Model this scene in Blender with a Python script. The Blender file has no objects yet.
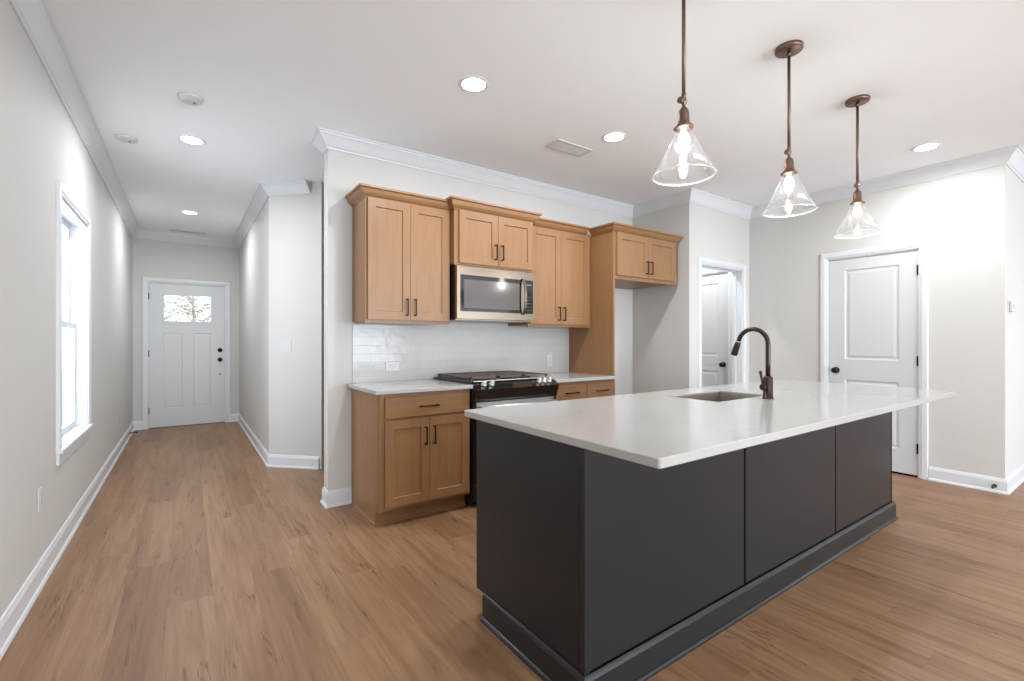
import bpy, bmesh, math, random
from mathutils import Vector, Matrix
random.seed(7)
S = bpy.context.scene
C = bpy.context.collection
PI = math.pi

# ------------------------------------------------------------------ camera
H = 1.22
cam = bpy.data.cameras.new('camera'); camo = bpy.data.objects.new('camera', cam); C.objects.link(camo)
camo.location = (0, 0, H)
camo.rotation_euler = (PI/2, 0, -0.6111)
cam.sensor_width = 36.0; cam.lens = 464.7/1024*36.0
cam.shift_y = (341.2-340.5)/1024
cam.clip_start = 0.02
S.camera = camo
# ------------------------------------------------------------------ world, exposure
S.view_settings.view_transform = 'Standard'; S.view_settings.look = 'None'
S.view_settings.gamma = 1; S.view_settings.use_curve_mapping = False
S.view_settings.exposure = 1.07
w = bpy.data.worlds.new('overcast_sky'); S.world = w; w.use_nodes = True
w.node_tree.nodes['Background'].inputs[0].default_value = (0.86, 0.93, 1.0, 1)
w.node_tree.nodes['Background'].inputs[1].default_value = 1.05
# ------------------------------------------------------------------ daylight at the openings
def area(name, loc, rot, sx, sy, energy, col=(1, .98, .95)):
    l = bpy.data.lights.new(name, 'AREA'); l.shape = 'RECTANGLE'; l.size = sx; l.size_y = sy
    l.energy = energy; l.color = col
    o = bpy.data.objects.new(name, l); C.objects.link(o); o.location = loc; o.rotation_euler = rot
    return o
REAR = -6.0; RIGHT = 10.0
DAY = (0.80, 0.90, 1.0)
UP = math.radians(32)                 # lamps tilted up to brighten the ceiling, standing in for ground bounce
area('daylight_rear_window', (0.9, REAR-.35, 1.2), (PI/2+UP, 0, 0), 2.3, 1.9, 125, DAY)
area('daylight_rear_window', (3.9, REAR-.35, 1.2), (PI/2+UP, 0, 0), 2.3, 1.9, 125, DAY)
area('daylight_patio_door', (7.2, REAR-.35, 1.1), (PI/2+UP, 0, 0), 2.8, 2.0, 30, DAY)
area('daylight_side_window', (RIGHT+.35, -3.2, 1.3), (PI/2+UP, 0, PI/2), 2.4, 1.6, 12, DAY)
area('daylight_hall_window', (-0.82, 4.16, 1.32), (0, -PI/2, 0), 1.3, .80, 9, DAY)

# ------------------------------------------------------------------ materials
def srgb(r, g, b):
    f = lambda c: (c/255/12.92) if c/255 <= .04045 else ((c/255+.055)/1.055)**2.4
    return (f(r), f(g), f(b), 1)
class NT:
    def __init__(s, name):
        s.m = bpy.data.materials.new(name); s.m.use_nodes = True
        s.t = s.m.node_tree; s.b = s.t.nodes['Principled BSDF']; s.out = s.t.nodes['Material Output']
    def n(s, typ, **k):
        nd = s.t.nodes.new(typ)
        for a, v in k.items(): setattr(nd, a, v)
        return nd
    def l(s, a, b): s.t.links.new(a, b)
    def math(s, op, a, b=None, c=None):
        nd = s.n('ShaderNodeMath', operation=op)
        for i, v in enumerate((a, b, c)):
            if v is None: continue
            if isinstance(v, (int, float)): nd.inputs[i].default_value = v
            else: s.l(v, nd.inputs[i])
        return nd.outputs[0]
    def ramp(s, fac, stops):
        nd = s.n('ShaderNodeValToRGB'); s.l(fac, nd.inputs[0]); e = nd.color_ramp.elements
        while len(e) < len(stops): e.new(.5)
        for i, (p, c) in enumerate(stops): e[i].position = p; e[i].color = c
        return nd.outputs[0]
    def mix(s, fac, a, b, mode='MIX'):
        nd = s.n('ShaderNodeMix', data_type='RGBA', blend_type=mode)
        for i, v in ((0, fac), (6, a), (7, b)):
            if isinstance(v, (int, float, tuple)): nd.inputs[i].default_value = v
            else: s.l(v, nd.inputs[i])
        return nd.outputs[2]
    def noise(s, vec, scale, detail=3, rough=.5, dist=0):
        nd = s.n('ShaderNodeTexNoise'); nd.inputs['Scale'].default_value = scale
        nd.inputs['Detail'].default_value = detail; nd.inputs['Roughness'].default_value = rough
        nd.inputs['Distortion'].default_value = dist
        if vec is not None: s.l(vec, nd.inputs['Vector'])
        return nd.outputs['Fac']
    def bump(s, h, strength, dist=.001):
        nd = s.n('ShaderNodeBump'); nd.inputs['Strength'].default_value = strength
        nd.inputs['Distance'].default_value = dist; s.l(h, nd.inputs['Height']); s.l(nd.outputs[0], s.b.inputs['Normal'])
def flat(name, col, rough=.5, metal=0, spec=.5, noise_amt=.03, nscale=6, bump=0, bscale=200):
    """painted / metal surface with a slight procedural mottling"""
    t = NT(name); co = t.n('ShaderNodeTexCoord').outputs['Object']
    f = t.noise(co, nscale, 3)
    a = tuple(c*(1-noise_amt) for c in col[:3])+(1,); b = tuple(min(1, c*(1+noise_amt)) for c in col[:3])+(1,)
    t.l(t.mix(f, a, b), t.b.inputs['Base Color'])
    t.b.inputs['Roughness'].default_value = rough; t.b.inputs['Metallic'].default_value = metal
    t.b.inputs['Specular IOR Level'].default_value = spec
    if bump: t.bump(t.noise(co, bscale, 2), bump)
    return t.m
WALL = flat('greige_wall_paint', srgb(205, 202, 198), .7, noise_amt=.01, bump=.05)
CEIL = flat('white_ceiling_paint', srgb(243, 245, 247), .85, noise_amt=.008, bump=.05)
TRIM = flat('white_semigloss_trim', srgb(217, 219, 221), .35, noise_amt=.008)
DOORW = flat('white_door_paint', srgb(207, 208, 209), .35, noise_amt=.008)
PLATE = flat('white_plastic_plate', srgb(208, 207, 205), .35, noise_amt=.005)
SLOT = flat('dark_slot', srgb(70, 68, 66), .6)
BLACK = flat('matte_black_metal', srgb(34, 28, 26), .38, .6)
ORB = flat('oil_rubbed_bronze', srgb(62, 52, 48), .3, .85, noise_amt=.15, nscale=30)
BRONZE = flat('aged_bronze', srgb(122, 98, 84), .38, .8, noise_amt=.18, nscale=40)
STEEL = NT('brushed_stainless')
_co = STEEL.n('ShaderNodeTexCoord').outputs['Object']; _mp = STEEL.n('ShaderNodeMapping'); _mp.inputs['Scale'].default_value = (3, 3, 400)
STEEL.l(_co, _mp.inputs[0]); _f = STEEL.noise(_mp.outputs[0], 2, 2)
STEEL.l(STEEL.ramp(_f, [(.3, srgb(146, 132, 118)), (.7, srgb(160, 146, 132))]), STEEL.b.inputs['Base Color'])  # darker warm steel, reflected wood put into the colour
STEEL.b.inputs['Metallic'].default_value = 1; STEEL.b.inputs['Roughness'].default_value = .24; STEEL = STEEL.m
STEELR = flat('satin_stainless', srgb(205, 202, 198), .38, .85, noise_amt=.02, nscale=20)
SINK = flat('sink_steel', srgb(176, 168, 160), .38, .9)
BGLASS = flat('black_appliance_glass', srgb(26, 25, 25), .06, 0, .8)
BENAM = flat('black_enamel', srgb(14, 14, 14), .3)
IRON = flat('cast_iron_grate', srgb(92, 78, 70), .5, .1)  # dark cast iron lightened to brown, its reflections put into the colour
ISLE = flat('charcoal_cabinet_paint', srgb(35, 36, 38), .3, 0, .35, noise_amt=.03, nscale=3)
GAP = flat('black_gap', srgb(8, 8, 8), .9, 0, .05)  # flat black puts the darkness of open gaps into the colour
QUARTZ = NT('white_quartz')
_co = QUARTZ.n('ShaderNodeTexCoord').outputs['Object']
_v = QUARTZ.noise(_co, 1.2, 6, .6, 1.2); _s = QUARTZ.noise(_co, 300, 1)
_c = QUARTZ.mix(_s, srgb(174, 172, 169), srgb(179, 177, 174))
QUARTZ.l(QUARTZ.mix(QUARTZ.ramp(_v, [(.47, (0, 0, 0, 1)), (.5, (.07, .07, .07, 1)), (.53, (0, 0, 0, 1))]), _c, srgb(212, 208, 204)), QUARTZ.b.inputs['Base Color'])
QUARTZ.b.inputs['Roughness'].default_value = .13; QUARTZ = QUARTZ.m

def wood(name, base, dark, axis=2, rough=.38):
    t = NT(name); co = t.n('ShaderNodeTexCoord').outputs['Object']
    rnd = t.n('ShaderNodeObjectInfo').outputs['Random']
    cmb = t.n('ShaderNodeCombineXYZ')
    for i in range(3): t.l(t.math('MULTIPLY', rnd, 7.3+i*3), cmb.inputs[i])
    ad = t.n('ShaderNodeVectorMath', operation='ADD'); t.l(co, ad.inputs[0]); t.l(cmb.outputs[0], ad.inputs[1])
    mp = t.n('ShaderNodeMapping'); sc = [14, 14, 14]; sc[axis] = 1.1; mp.inputs['Scale'].default_value = sc
    t.l(ad.outputs[0], mp.inputs[0])
    g = t.noise(mp.outputs[0], 2.2, 6, .65, .6)
    mp2 = t.n('ShaderNodeMapping'); sc2 = [160, 160, 160]; sc2[axis] = 5; mp2.inputs['Scale'].default_value = sc2
    t.l(ad.outputs[0], mp2.inputs[0]); fg = t.noise(mp2.outputs[0], 1, 2)
    blotch = t.noise(ad.outputs[0], 5, 2)
    mid = tuple((a+b)/2 for a, b in zip(base, dark))
    c = t.ramp(g, [(.25, mid), (.55, base), (.8, tuple(min(1, x*1.08) for x in base[:3])+(1,))])
    c = t.mix(t.math('MULTIPLY', fg, .22), c, dark)
    c = t.mix(t.math('MULTIPLY', blotch, .28), c, mid)
    t.l(c, t.b.inputs['Base Color']); t.b.inputs['Roughness'].default_value = rough
    t.bump(fg, .08, .0005)
    return t.m
MAPLE = wood('stained_maple', srgb(152, 112, 74), srgb(116, 79, 49))
MAPLEH = wood('stained_maple_rail', srgb(152, 112, 74), srgb(116, 79, 49), 0)

def floor_mat():
    t = NT('oak_plank_floor'); co = t.n('ShaderNodeTexCoord').outputs['Object']
    sp = t.n('ShaderNodeSeparateXYZ'); t.l(co, sp.inputs[0]); X, Y = sp.outputs[0], sp.outputs[1]
    Wd, Ln = .178, 1.22
    u = t.math('DIVIDE', t.math('SUBTRACT', X, .105), Wd); col = t.math('FLOOR', u); fu = t.math('SUBTRACT', u, col)
    wn = t.n('ShaderNodeTexWhiteNoise', noise_dimensions='1D'); t.l(col, wn.inputs['W'])
    v = t.math('ADD', t.math('DIVIDE', Y, Ln), t.math('MULTIPLY', wn.outputs['Value'], 5.0)); row = t.math('FLOOR', v); fv = t.math('SUBTRACT', v, row)
    cid = t.n('ShaderNodeCombineXYZ'); t.l(col, cid.inputs[0]); t.l(row, cid.inputs[1])
    w2 = t.n('ShaderNodeTexWhiteNoise', noise_dimensions='3D'); t.l(cid.outputs[0], w2.inputs['Vector'])
    R = w2.outputs['Value']
    # per plank shifted, stretched coordinate
    off = t.math('MULTIPLY', R, 37.0)
    cv = t.n('ShaderNodeCombineXYZ'); t.l(t.math('ADD', X, off), cv.inputs[0]); t.l(t.math('ADD', Y, t.math('MULTIPLY', R, 91.0)), cv.inputs[1]); t.l(R, cv.inputs[2])
    def st(sx, sy):
        m = t.n('ShaderNodeMapping'); m.inputs['Scale'].default_value = (sx, sy, 1); t.l(cv.outputs[0], m.inputs[0]); return m.outputs[0]
    g1 = t.noise(st(11, .9), 1, 4, .6, 1.2)
    g3 = t.noise(st(38, 1.6), 1, 4, .65, .8)
    g2 = t.noise(st(150, 4.5), 1, 3, .6, .2)
    cr = t.noise(st(20, 1.5), 1, 3, .6, 1.6)
    pm = t.noise(st(14, 2.2), 1, 2, .5, 0)
    c = t.ramp(g1, [(.28, srgb(134, 101, 74)), (.44, srgb(155, 122, 93)), (.6, srgb(170, 137, 107)), (.78, srgb(144, 110, 81))])
    tone = t.ramp(R, [(0, srgb(206, 190, 172)), (.25, srgb(230, 222, 213)), (.7, srgb(244, 237, 227)), (1, srgb(240, 232, 222))])
    c = t.mix(1.0, c, tone, 'MULTIPLY')
    c = t.mix(t.math('MULTIPLY', t.ramp(g3, [(.42, (0, 0, 0, 1)), (.68, (1, 1, 1, 1))]), .48), c, srgb(116, 82, 56))
    c = t.mix(t.math('MULTIPLY', g2, .30), c, srgb(120, 86, 60))
    line = t.ramp(t.math('ABSOLUTE', t.math('SUBTRACT', cr, .5)), [(.008, (1, 1, 1, 1)), (.026, (0, 0, 0, 1))])
    patch = t.ramp(pm, [(.54, (0, 0, 0, 1)), (.62, (1, 1, 1, 1))])
    c = t.mix(t.math('MULTIPLY', t.math('MULTIPLY', line, patch), .8), c, srgb(92, 60, 40))
    du = t.math('MINIMUM', fu, t.math('SUBTRACT', 1.0, fu)); dv = t.math('MINIMUM', fv, t.math('SUBTRACT', 1.0, fv))
    su = t.math('LESS_THAN', du, .007); sv = t.math('LESS_THAN', dv, .0012)
    seam = t.math('MAXIMUM', su, sv)
    c = t.mix(t.math('MULTIPLY', seam, .36), c, srgb(110, 80, 58))
    t.l(c, t.b.inputs['Base Color'])
    t.b.inputs['Roughness'].default_value = .42; t.b.inputs['Specular IOR Level'].default_value = .4
    t.bump(t.math('SUBTRACT', t.math('MULTIPLY', g2, .4), seam), .12, .0008)
    return t.m
FLOOR = floor_mat()

def tile_mat():
    t = NT('glossy_white_subway_tile'); co = t.n('ShaderNodeTexCoord').outputs['Object']
    sp = t.n('ShaderNodeSeparateXYZ'); t.l(co, sp.inputs[0])
    cb = t.n('ShaderNodeCombineXYZ'); t.l(sp.outputs[0], cb.inputs[0]); t.l(sp.outputs[2], cb.inputs[1])
    br = t.n('ShaderNodeTexBrick'); t.l(cb.outputs[0], br.inputs['Vector'])
    br.inputs['Scale'].default_value = 1; br.inputs['Brick Width'].default_value = .26; br.inputs['Row Height'].default_value = .066
    br.inputs['Mortar Size'].default_value = .0016; br.inputs['Mortar Smooth'].default_value = .3
    br.inputs['Color1'].default_value = srgb(192, 189, 186); br.inputs['Color2'].default_value = srgb(189, 186, 183)
    br.inputs['Mortar'].default_value = srgb(182, 179, 176)
    t.l(br.outputs['Color'], t.b.inputs['Base Color']); t.b.inputs['Roughness'].default_value = .16; t.b.inputs['Specular IOR Level'].default_value = .3
    n = t.noise(co, 13, 2)
    hh = t.math('SUBTRACT', t.math('MULTIPLY', n, 2.0), t.math('MULTIPLY', br.outputs['Fac'], .45))
    t.bump(hh, .4, .003)
    return t.m
TILE = tile_mat()

def glass(name, tint, base, edge, dif=0):
    t = NT(name); t.t.nodes.remove(t.b)
    tr = t.n('ShaderNodeBsdfTransparent'); tr.inputs[0].default_value = tint
    gl = t.n('ShaderNodeBsdfGlossy'); gl.inputs['Roughness'].default_value = .03; gl.inputs[0].default_value = (.95, .97, 1, 1)
    lw = t.n('ShaderNodeLayerWeight'); lw.inputs[0].default_value = .35
    f = t.math('ADD', t.math('MULTIPLY', lw.outputs['Facing'], edge), base)
    mx = t.n('ShaderNodeMixShader'); t.l(f, mx.inputs[0]); t.l(tr.outputs[0], mx.inputs[1]); t.l(gl.outputs[0], mx.inputs[2])
    o = mx.outputs[0]
    if dif:
        df = t.n('ShaderNodeBsdfDiffuse'); df.inputs[0].default_value = (.95, .95, .95, 1)
        m2 = t.n('ShaderNodeMixShader'); nz = t.noise(t.n('ShaderNodeTexCoord').outputs['Object'], 20, 2)
        t.l(t.math('MULTIPLY', nz, dif*2), m2.inputs[0]); t.l(o, m2.inputs[1]); t.l(df.outputs[0], m2.inputs[2]); o = m2.outputs[0]
    t.l(o, t.out.inputs[0]); return t.m
PANE = glass('window_glass', (.97, .985, 1, 1), .04, .25)
SHADE = glass('clear_shade_glass', (.985, .985, .985, 1), .03, .30, .004)
RIMG = glass('shade_glass_rim', (.96, .96, .96, 1), .15, .5, .12)
def emit(name, col, st):
    t = NT(name); t.b.inputs['Base Color'].default_value = (.9, .9, .9, 1)
    nz = t.noise(t.n('ShaderNodeTexCoord').outputs['Object'], 5, 1)
    t.l(t.mix(nz, col, tuple(min(1, c*1.02) for c in col[:3])+(1,)), t.b.inputs['Emission Color']); t.b.inputs['Emission Strength'].default_value = st
    return t.m
LENS = emit('recessed_light_lens', (1, .98, .95, 1), 7)
BULB = emit('frosted_bulb', (1, .95, .88, 1), 8)
LEAF = flat('tree_leaves', srgb(190, 194, 172), .6, noise_amt=.4, nscale=3)
LEAFR = flat('autumn_leaves', srgb(206, 168, 152), .6, noise_amt=.4, nscale=3)
BARK = flat('tree_bark', srgb(176, 168, 156), .8, noise_amt=.3)
GRASS = flat('lawn', srgb(150, 160, 120), .9, noise_amt=.2)

# ------------------------------------------------------------------ mesh helpers
def box(bm, x0, x1, y0, y1, z0, z1, bev=0, seg=1):
    r = bmesh.ops.create_cube(bm, size=1)
    vs = r['verts']
    for v in vs:
        v.co = Vector(((x0+x1)/2+v.co.x*(x1-x0), (y0+y1)/2+v.co.y*(y1-y0), (z0+z1)/2+v.co.z*(z1-z0)))
    if bev:
        es = list({e for v in vs for e in v.link_edges})
        bmesh.ops.bevel(bm, geom=es, offset=bev, segments=seg, affect='EDGES', profile=.5)
    return bm
def B(*a, **k): bm = bmesh.new(); box(bm, *a, **k); return bm
def prism(bm, pts, z0, z1):
    lo = [bm.verts.new((x, y, z0)) for x, y in pts]; hi = [bm.verts.new((x, y, z1)) for x, y in pts]
    n = len(pts)
    for i in range(n): bm.faces.new((lo[i], lo[(i+1) % n], hi[(i+1) % n], hi[i]))
    bm.faces.new(hi); bm.faces.new(lo[::-1]); return bm
def lathe(bm, prof, cx=0, cy=0, n=32, mat=None, closed=False):
    """prof = [(r, z)...]; optional matrix"""
    rings = []
    for r, z in prof:
        ring = []
        for i in range(n):
            a = 2*PI*i/n; p = Vector((cx+max(r, 1e-4)*math.cos(a), cy+max(r, 1e-4)*math.sin(a), z))
            ring.append(bm.verts.new(mat @ p if mat else p))
        rings.append(ring)
    k = len(rings)
    for j in range(k if closed else k-1):
        a, b = rings[j], rings[(j+1) % k]
        for i in range(n): bm.faces.new((a[i], a[(i+1) % n], b[(i+1) % n], b[i]))
    if not closed:
        for ring in (rings[0][::-1], rings[-1]):
            bm.faces.new(ring)
    for f in bm.faces: f.smooth = True
    return bm
def tube(bm, pts, r, n=12, rs=None, caps=True):
    pts = [Vector(p) for p in pts]; rings = []
    up = Vector((0, 0, 1)); prev = None
    for i, p in enumerate(pts):
        d = ((pts[min(i+1, len(pts)-1)]-p).normalized()+(p-pts[max(i-1, 0)]).normalized()).normalized()
        if prev is None:
            a = d.cross(up); a = a.normalized() if a.length > 1e-3 else Vector((1, 0, 0))
        else:
            a = (prev-d*prev.dot(d)).normalized()
        prev = a; b = d.cross(a); rr = rs[i] if rs else r
        rings.append([bm.verts.new(p+(a*math.cos(2*PI*k/n)+b*math.sin(2*PI*k/n))*rr) for k in range(n)])
    for A, D in zip(rings, rings[1:]):
        for k in range(n):
            f = bm.faces.new((A[k], A[(k+1) % n], D[(k+1) % n], D[k])); f.smooth = True
    if caps: bm.faces.new(rings[0][::-1]); bm.faces.new(rings[-1])
    return bm
def sweep(bm, prof, path):
    """prof: closed [(out, z)], offset to the right of travel, mitred"""
    n = len(path); P = [Vector(p) for p in path]; rings = []
    for i in range(n):
        d0 = (P[i]-P[i-1]).normalized() if i else None
        d1 = (P[i+1]-P[i]).normalized() if i < n-1 else None
        if d0 is None: d0 = d1
        if d1 is None: d1 = d0
        n0 = Vector((d0.y, -d0.x)); n1 = Vector((d1.y, -d1.x)); m = (n0+n1)
        m = m/ (1+n0.dot(n1))
        rings.append([bm.verts.new((P[i].x+m.x*o, P[i].y+m.y*o, z)) for o, z in prof])
    k = len(prof)
    for a, b in zip(rings, rings[1:]):
        for j in range(k): bm.faces.new((a[j], a[(j+1) % k], b[(j+1) % k], b[j]))
    bm.faces.new(rings[0][::-1]); bm.faces.new(rings[-1]); return bm
def slab(bm, x0, x1, z0, z1, yf, yb, rects=(), steps=((.0, .0), (.003, .008))):
    """panelled slab facing -y, rects are recesses (x0,x1,z0,z1); steps=(inset, depth)"""
    xs = sorted({x0, x1, *[r[0] for r in rects], *[r[1] for r in rects]}); zs = sorted({z0, z1, *[r[2] for r in rects], *[r[3] for r in rects]})
    V = {}
    def v(x, y, z):
        k = (round(x, 5), round(y, 5), round(z, 5))
        if k not in V: V[k] = bm.verts.new((x, y, z))
        return V[k]
    for a, b in zip(xs, xs[1:]):
        for c, d in zip(zs, zs[1:]):
            mx, mz = (a+b)/2, (c+d)/2
            if any(r[0] < mx < r[1] and r[2] < mz < r[3] for r in rects): continue
            bm.faces.new((v(a, yf, c), v(b, yf, c), v(b, yf, d), v(a, yf, d)))
    for r in rects:
        prev = None
        for ins, dep in steps:
            q = [(r[0]+ins, r[2]+ins), (r[1]-ins, r[2]+ins), (r[1]-ins, r[3]-ins), (r[0]+ins, r[3]-ins)]
            ring = [bm.verts.new((x, yf+dep, z)) for x, z in q]
            if prev:
                for i in range(4): bm.faces.new((prev[i], prev[(i+1) % 4], ring[(i+1) % 4], ring[i]))
            prev = ring
        bm.faces.new(prev)
    o = [bm.verts.new(p) for p in ((x0, yf, z0), (x1, yf, z0), (x1, yf, z1), (x0, yf, z1))]
    k = [bm.verts.new(p) for p in ((x0, yb, z0), (x1, yb, z0), (x1, yb, z1), (x0, yb, z1))]
    for i in range(4): bm.faces.new((o[(i+1) % 4], o[i], k[i], k[(i+1) % 4]))
    bm.faces.new(k[::-1])
    return bm
BASE = {}
def link(name, bm, mat, parent=None, world=True, smooth=False, doub=True):
    if doub: bmesh.ops.remove_doubles(bm, verts=bm.verts, dist=1e-5)
    bmesh.ops.recalc_face_normals(bm, faces=bm.faces)
    off = BASE.get(parent.name, Vector((0, 0, 0))) if parent else Vector((0, 0, 0))
    if parent and world: bmesh.ops.translate(bm, verts=bm.verts, vec=-off)
    me = bpy.data.meshes.new(name); bm.to_mesh(me); bm.free(); me.materials.append(mat)
    o = bpy.data.objects.new(name, me); C.objects.link(o)
    if parent: o.parent = parent; BASE[o.name] = off if world else Vector((0, 0, 0))
    return o
def tag(o, label=None, cat=None, group=None, kind=None):
    if label: o['label'] = label
    if cat: o['category'] = cat
    if group: o['group'] = group
    if kind: o['kind'] = kind
    return o
def thing(name, label, cat, loc=(0, 0, 0), rotz=0, group=None):
    o = bpy.data.objects.new(name, None); C.objects.link(o); o.location = loc; o.rotation_euler = (0, 0, rotz)
    o.empty_display_size = .05; BASE[o.name] = Vector(loc) if rotz == 0 else Vector((0, 0, 0))
    return tag(o, label, cat, group)
def dup(o, parent=None):
    c = o.copy(); C.objects.link(c); c.parent = parent
    for ch in list(o.children): dup(ch, c)
    return c
def struct(name, bm, mat, label=None, cat=None):
    o = link(name, bm, mat); return tag(o, label, cat, kind='structure')

# ------------------------------------------------------------------ the room shell
CZ = 2.743
LX, EY, HX = -.605, 8.19, .66          # left wall, entry wall, hall right wall
W = 3.575; KX = .853; FX = 4.195; DY = 2.84; PX = 5.355; PY = .78
T = .12
WIN = (3.695, 4.630, .60, 2.075)
struct('floor', B(LX-T, RIGHT+T, REAR-T, EY+T, -.10, 0), FLOOR, 'light oak plank floor running the length of the hall', 'floor')
struct('ceiling', B(LX-T, RIGHT+T, REAR-T, EY+T, CZ, CZ+.1), CEIL, 'flat white ceiling', 'ceiling')
bm = bmesh.new()
for a in ((REAR, WIN[0], 0, CZ), (WIN[1], EY+T, 0, CZ), (WIN[0], WIN[1], 0, WIN[2]), (WIN[0], WIN[1], WIN[3], CZ)): box(bm, LX-T, LX, *a)
struct('wall_left', bm, WALL, 'long greige wall on the left with the window', 'wall')
ED = (-.442, .484, 2.05)
bm = bmesh.new(); box(bm, LX, ED[0], EY, EY+T, 0, CZ); box(bm, ED[1], HX+T, EY, EY+T, 0, CZ); box(bm, ED[0], ED[1], EY, EY+T, ED[2], CZ)
struct('wall_entry', bm, WALL, 'greige wall around the front door', 'wall')
DG0 = (HX, 5.07); DG1 = (1.04, 4.69)
bm = bmesh.new(); prism(bm, [(HX, EY), (HX, 5.07), (1.055, 4.675), (1.055+.085, 4.675+.085), (HX+T, 5.12), (HX+T, EY)], 0, CZ)
struct('wall_hall', bm, WALL, 'greige hall wall with an angled corner', 'wall')
bm = bmesh.new(); box(bm, 1.125, 2.9, 4.775, 4.895, 0, CZ); box(bm, 2.9, 3.02, W+T, 4.895, 0, CZ)
struct('wall_passage', bm, WALL, 'wall of the side passage behind the kitchen', 'wall')
struct('wall_kitchen', B(KX, FX+T, W, W+T, 0, CZ), WALL, 'greige wall behind the kitchen cabinets', 'wall')
DO = (4.40, 5.21, 2.035)               # cased opening
bm = bmesh.new()
box(bm, FX, DO[0], DY, DY+T, 0, CZ); box(bm, DO[1], PX+T, DY, DY+T, 0, CZ); box(bm, DO[0], DO[1], DY, DY+T, DO[2], CZ)
box(bm, FX, FX+T, DY+T, W, 0, CZ)
struct('wall_doorway', bm, WALL, 'greige wall with the cased doorway', 'wall')
PD = (1.31, 2.035, 2.05)
bm = bmesh.new(); box(bm, PX, PX+T, PY, PD[0], 0, CZ); box(bm, PX, PX+T, PD[1], DY, 0, CZ); box(bm, PX, PX+T, PD[0], PD[1], PD[2], CZ)
box(bm, PX+T, RIGHT, PY, PY+T, 0, CZ)
struct('wall_pantry', bm, WALL, 'greige wall with the closed white pantry door', 'wall')
# small room behind the doorway: its right wall holds a door
SX = 5.27
SD = (3.04, 3.80, 2.05)
bm = bmesh.new(); W2 = 4.6
box(bm, SX, SX+T, DY+T, SD[0], 0, CZ); box(bm, SX, SX+T, SD[0], SD[1], SD[2], CZ); box(bm, SX, SX+T, SD[1], 4.72, 0, CZ); box(bm, FX, SX, 4.6, 4.72, 0, CZ); box(bm, FX, FX+T, W+T, 4.6, 0, CZ)
struct('wall_vestibule', bm, WALL, 'wall beyond the doorway', 'wall')
# rear and right of the room (behind the camera), with the window openings that light it
bm = bmesh.new()
def pierced(bm, horiz, pos, a0, a1, holes):
    def bb(u0, u1, z0, z1):
        if horiz: box(bm, u0, u1, pos[0], pos[1], z0, z1)
        else: box(bm, pos[0], pos[1], u0, u1, z0, z1)
    u = a0
    for h in holes:
        bb(u, h[0], 0, CZ); bb(h[0], h[1], h[3], CZ)
        if h[2] > 0: bb(h[0], h[1], 0, h[2])
        u = h[1]
    bb(u, a1, 0, CZ)
pierced(bm, True, (REAR-T, REAR), LX-T, RIGHT+T, [(-.35, 2.15, .2, 2.4), (2.65, 5.15, .2, 2.4), (5.8, 8.6, 0, 2.3)])
struct('wall_rear', bm, WALL, 'rear wall with large windows', 'wall')
bm = bmesh.new(); pierced(bm, False, (RIGHT, RIGHT+T), REAR, PY+T, [(-4.4, -2.0, .55, 2.25)])
struct('wall_right', bm, WALL, 'right wall with a wide window', 'wall')

crown = [(0, CZ-.108), (.009, CZ-.108), (.012, CZ-.098), (.02, CZ-.092), (.03, CZ-.078), (.05, CZ-.05), (.066, CZ-.03), (.074, CZ-.024), (.076, CZ-.014), (.088, CZ-.012), (.088, CZ-.001), (0, CZ-.001)]
struct('trim_1', sweep(bmesh.new(), crown, [(LX, REAR), (LX, EY), (HX, EY), (HX, 5.07), (.975, 4.755)]), TRIM, 'white crown moulding around the hall', 'crown moulding')
struct('trim_2', sweep(bmesh.new(), crown, [(2.9, W+T), (KX, W+T), (KX, W), (FX, W), (FX, DY), (PX, DY), (PX, PY), (RIGHT, PY)]), TRIM, 'white crown moulding around the kitchen walls', 'crown moulding')
bb = [(0, 0), (.024, 0), (.024, .008), (.02, .018), (.014, .022), (.014, .096), (.010, .106), (.006, .118), (0, .120)]
def base(name, paths, label):
    bm = bmesh.new()
    for p in paths: sweep(bm, bb, p)
    struct(name, bm, TRIM, label, 'baseboard')
base('baseboard_left', [[(LX, REAR), (LX, EY), (-.50, EY)]], 'white baseboard along the left wall')
base('baseboard_hall', [[(.542, EY), (HX, EY), (HX, 5.07), (1.04, 4.69)]], 'white baseboard along the hall wall and its angled corner')
base('baseboard_kitchen', [[(2.9, W+T), (KX, W+T), (KX, W), (1.02, W)], [(3.24, W), (FX, W), (FX, DY), (4.335, DY)]], 'white baseboard round the kitchen wall end and fridge recess')
base('baseboard_right', [[(5.28, DY), (PX, DY), (PX, 2.105)], [(PX, 1.245), (PX, PY), (RIGHT, PY)]], 'white baseboard either side of the pantry door')

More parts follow.
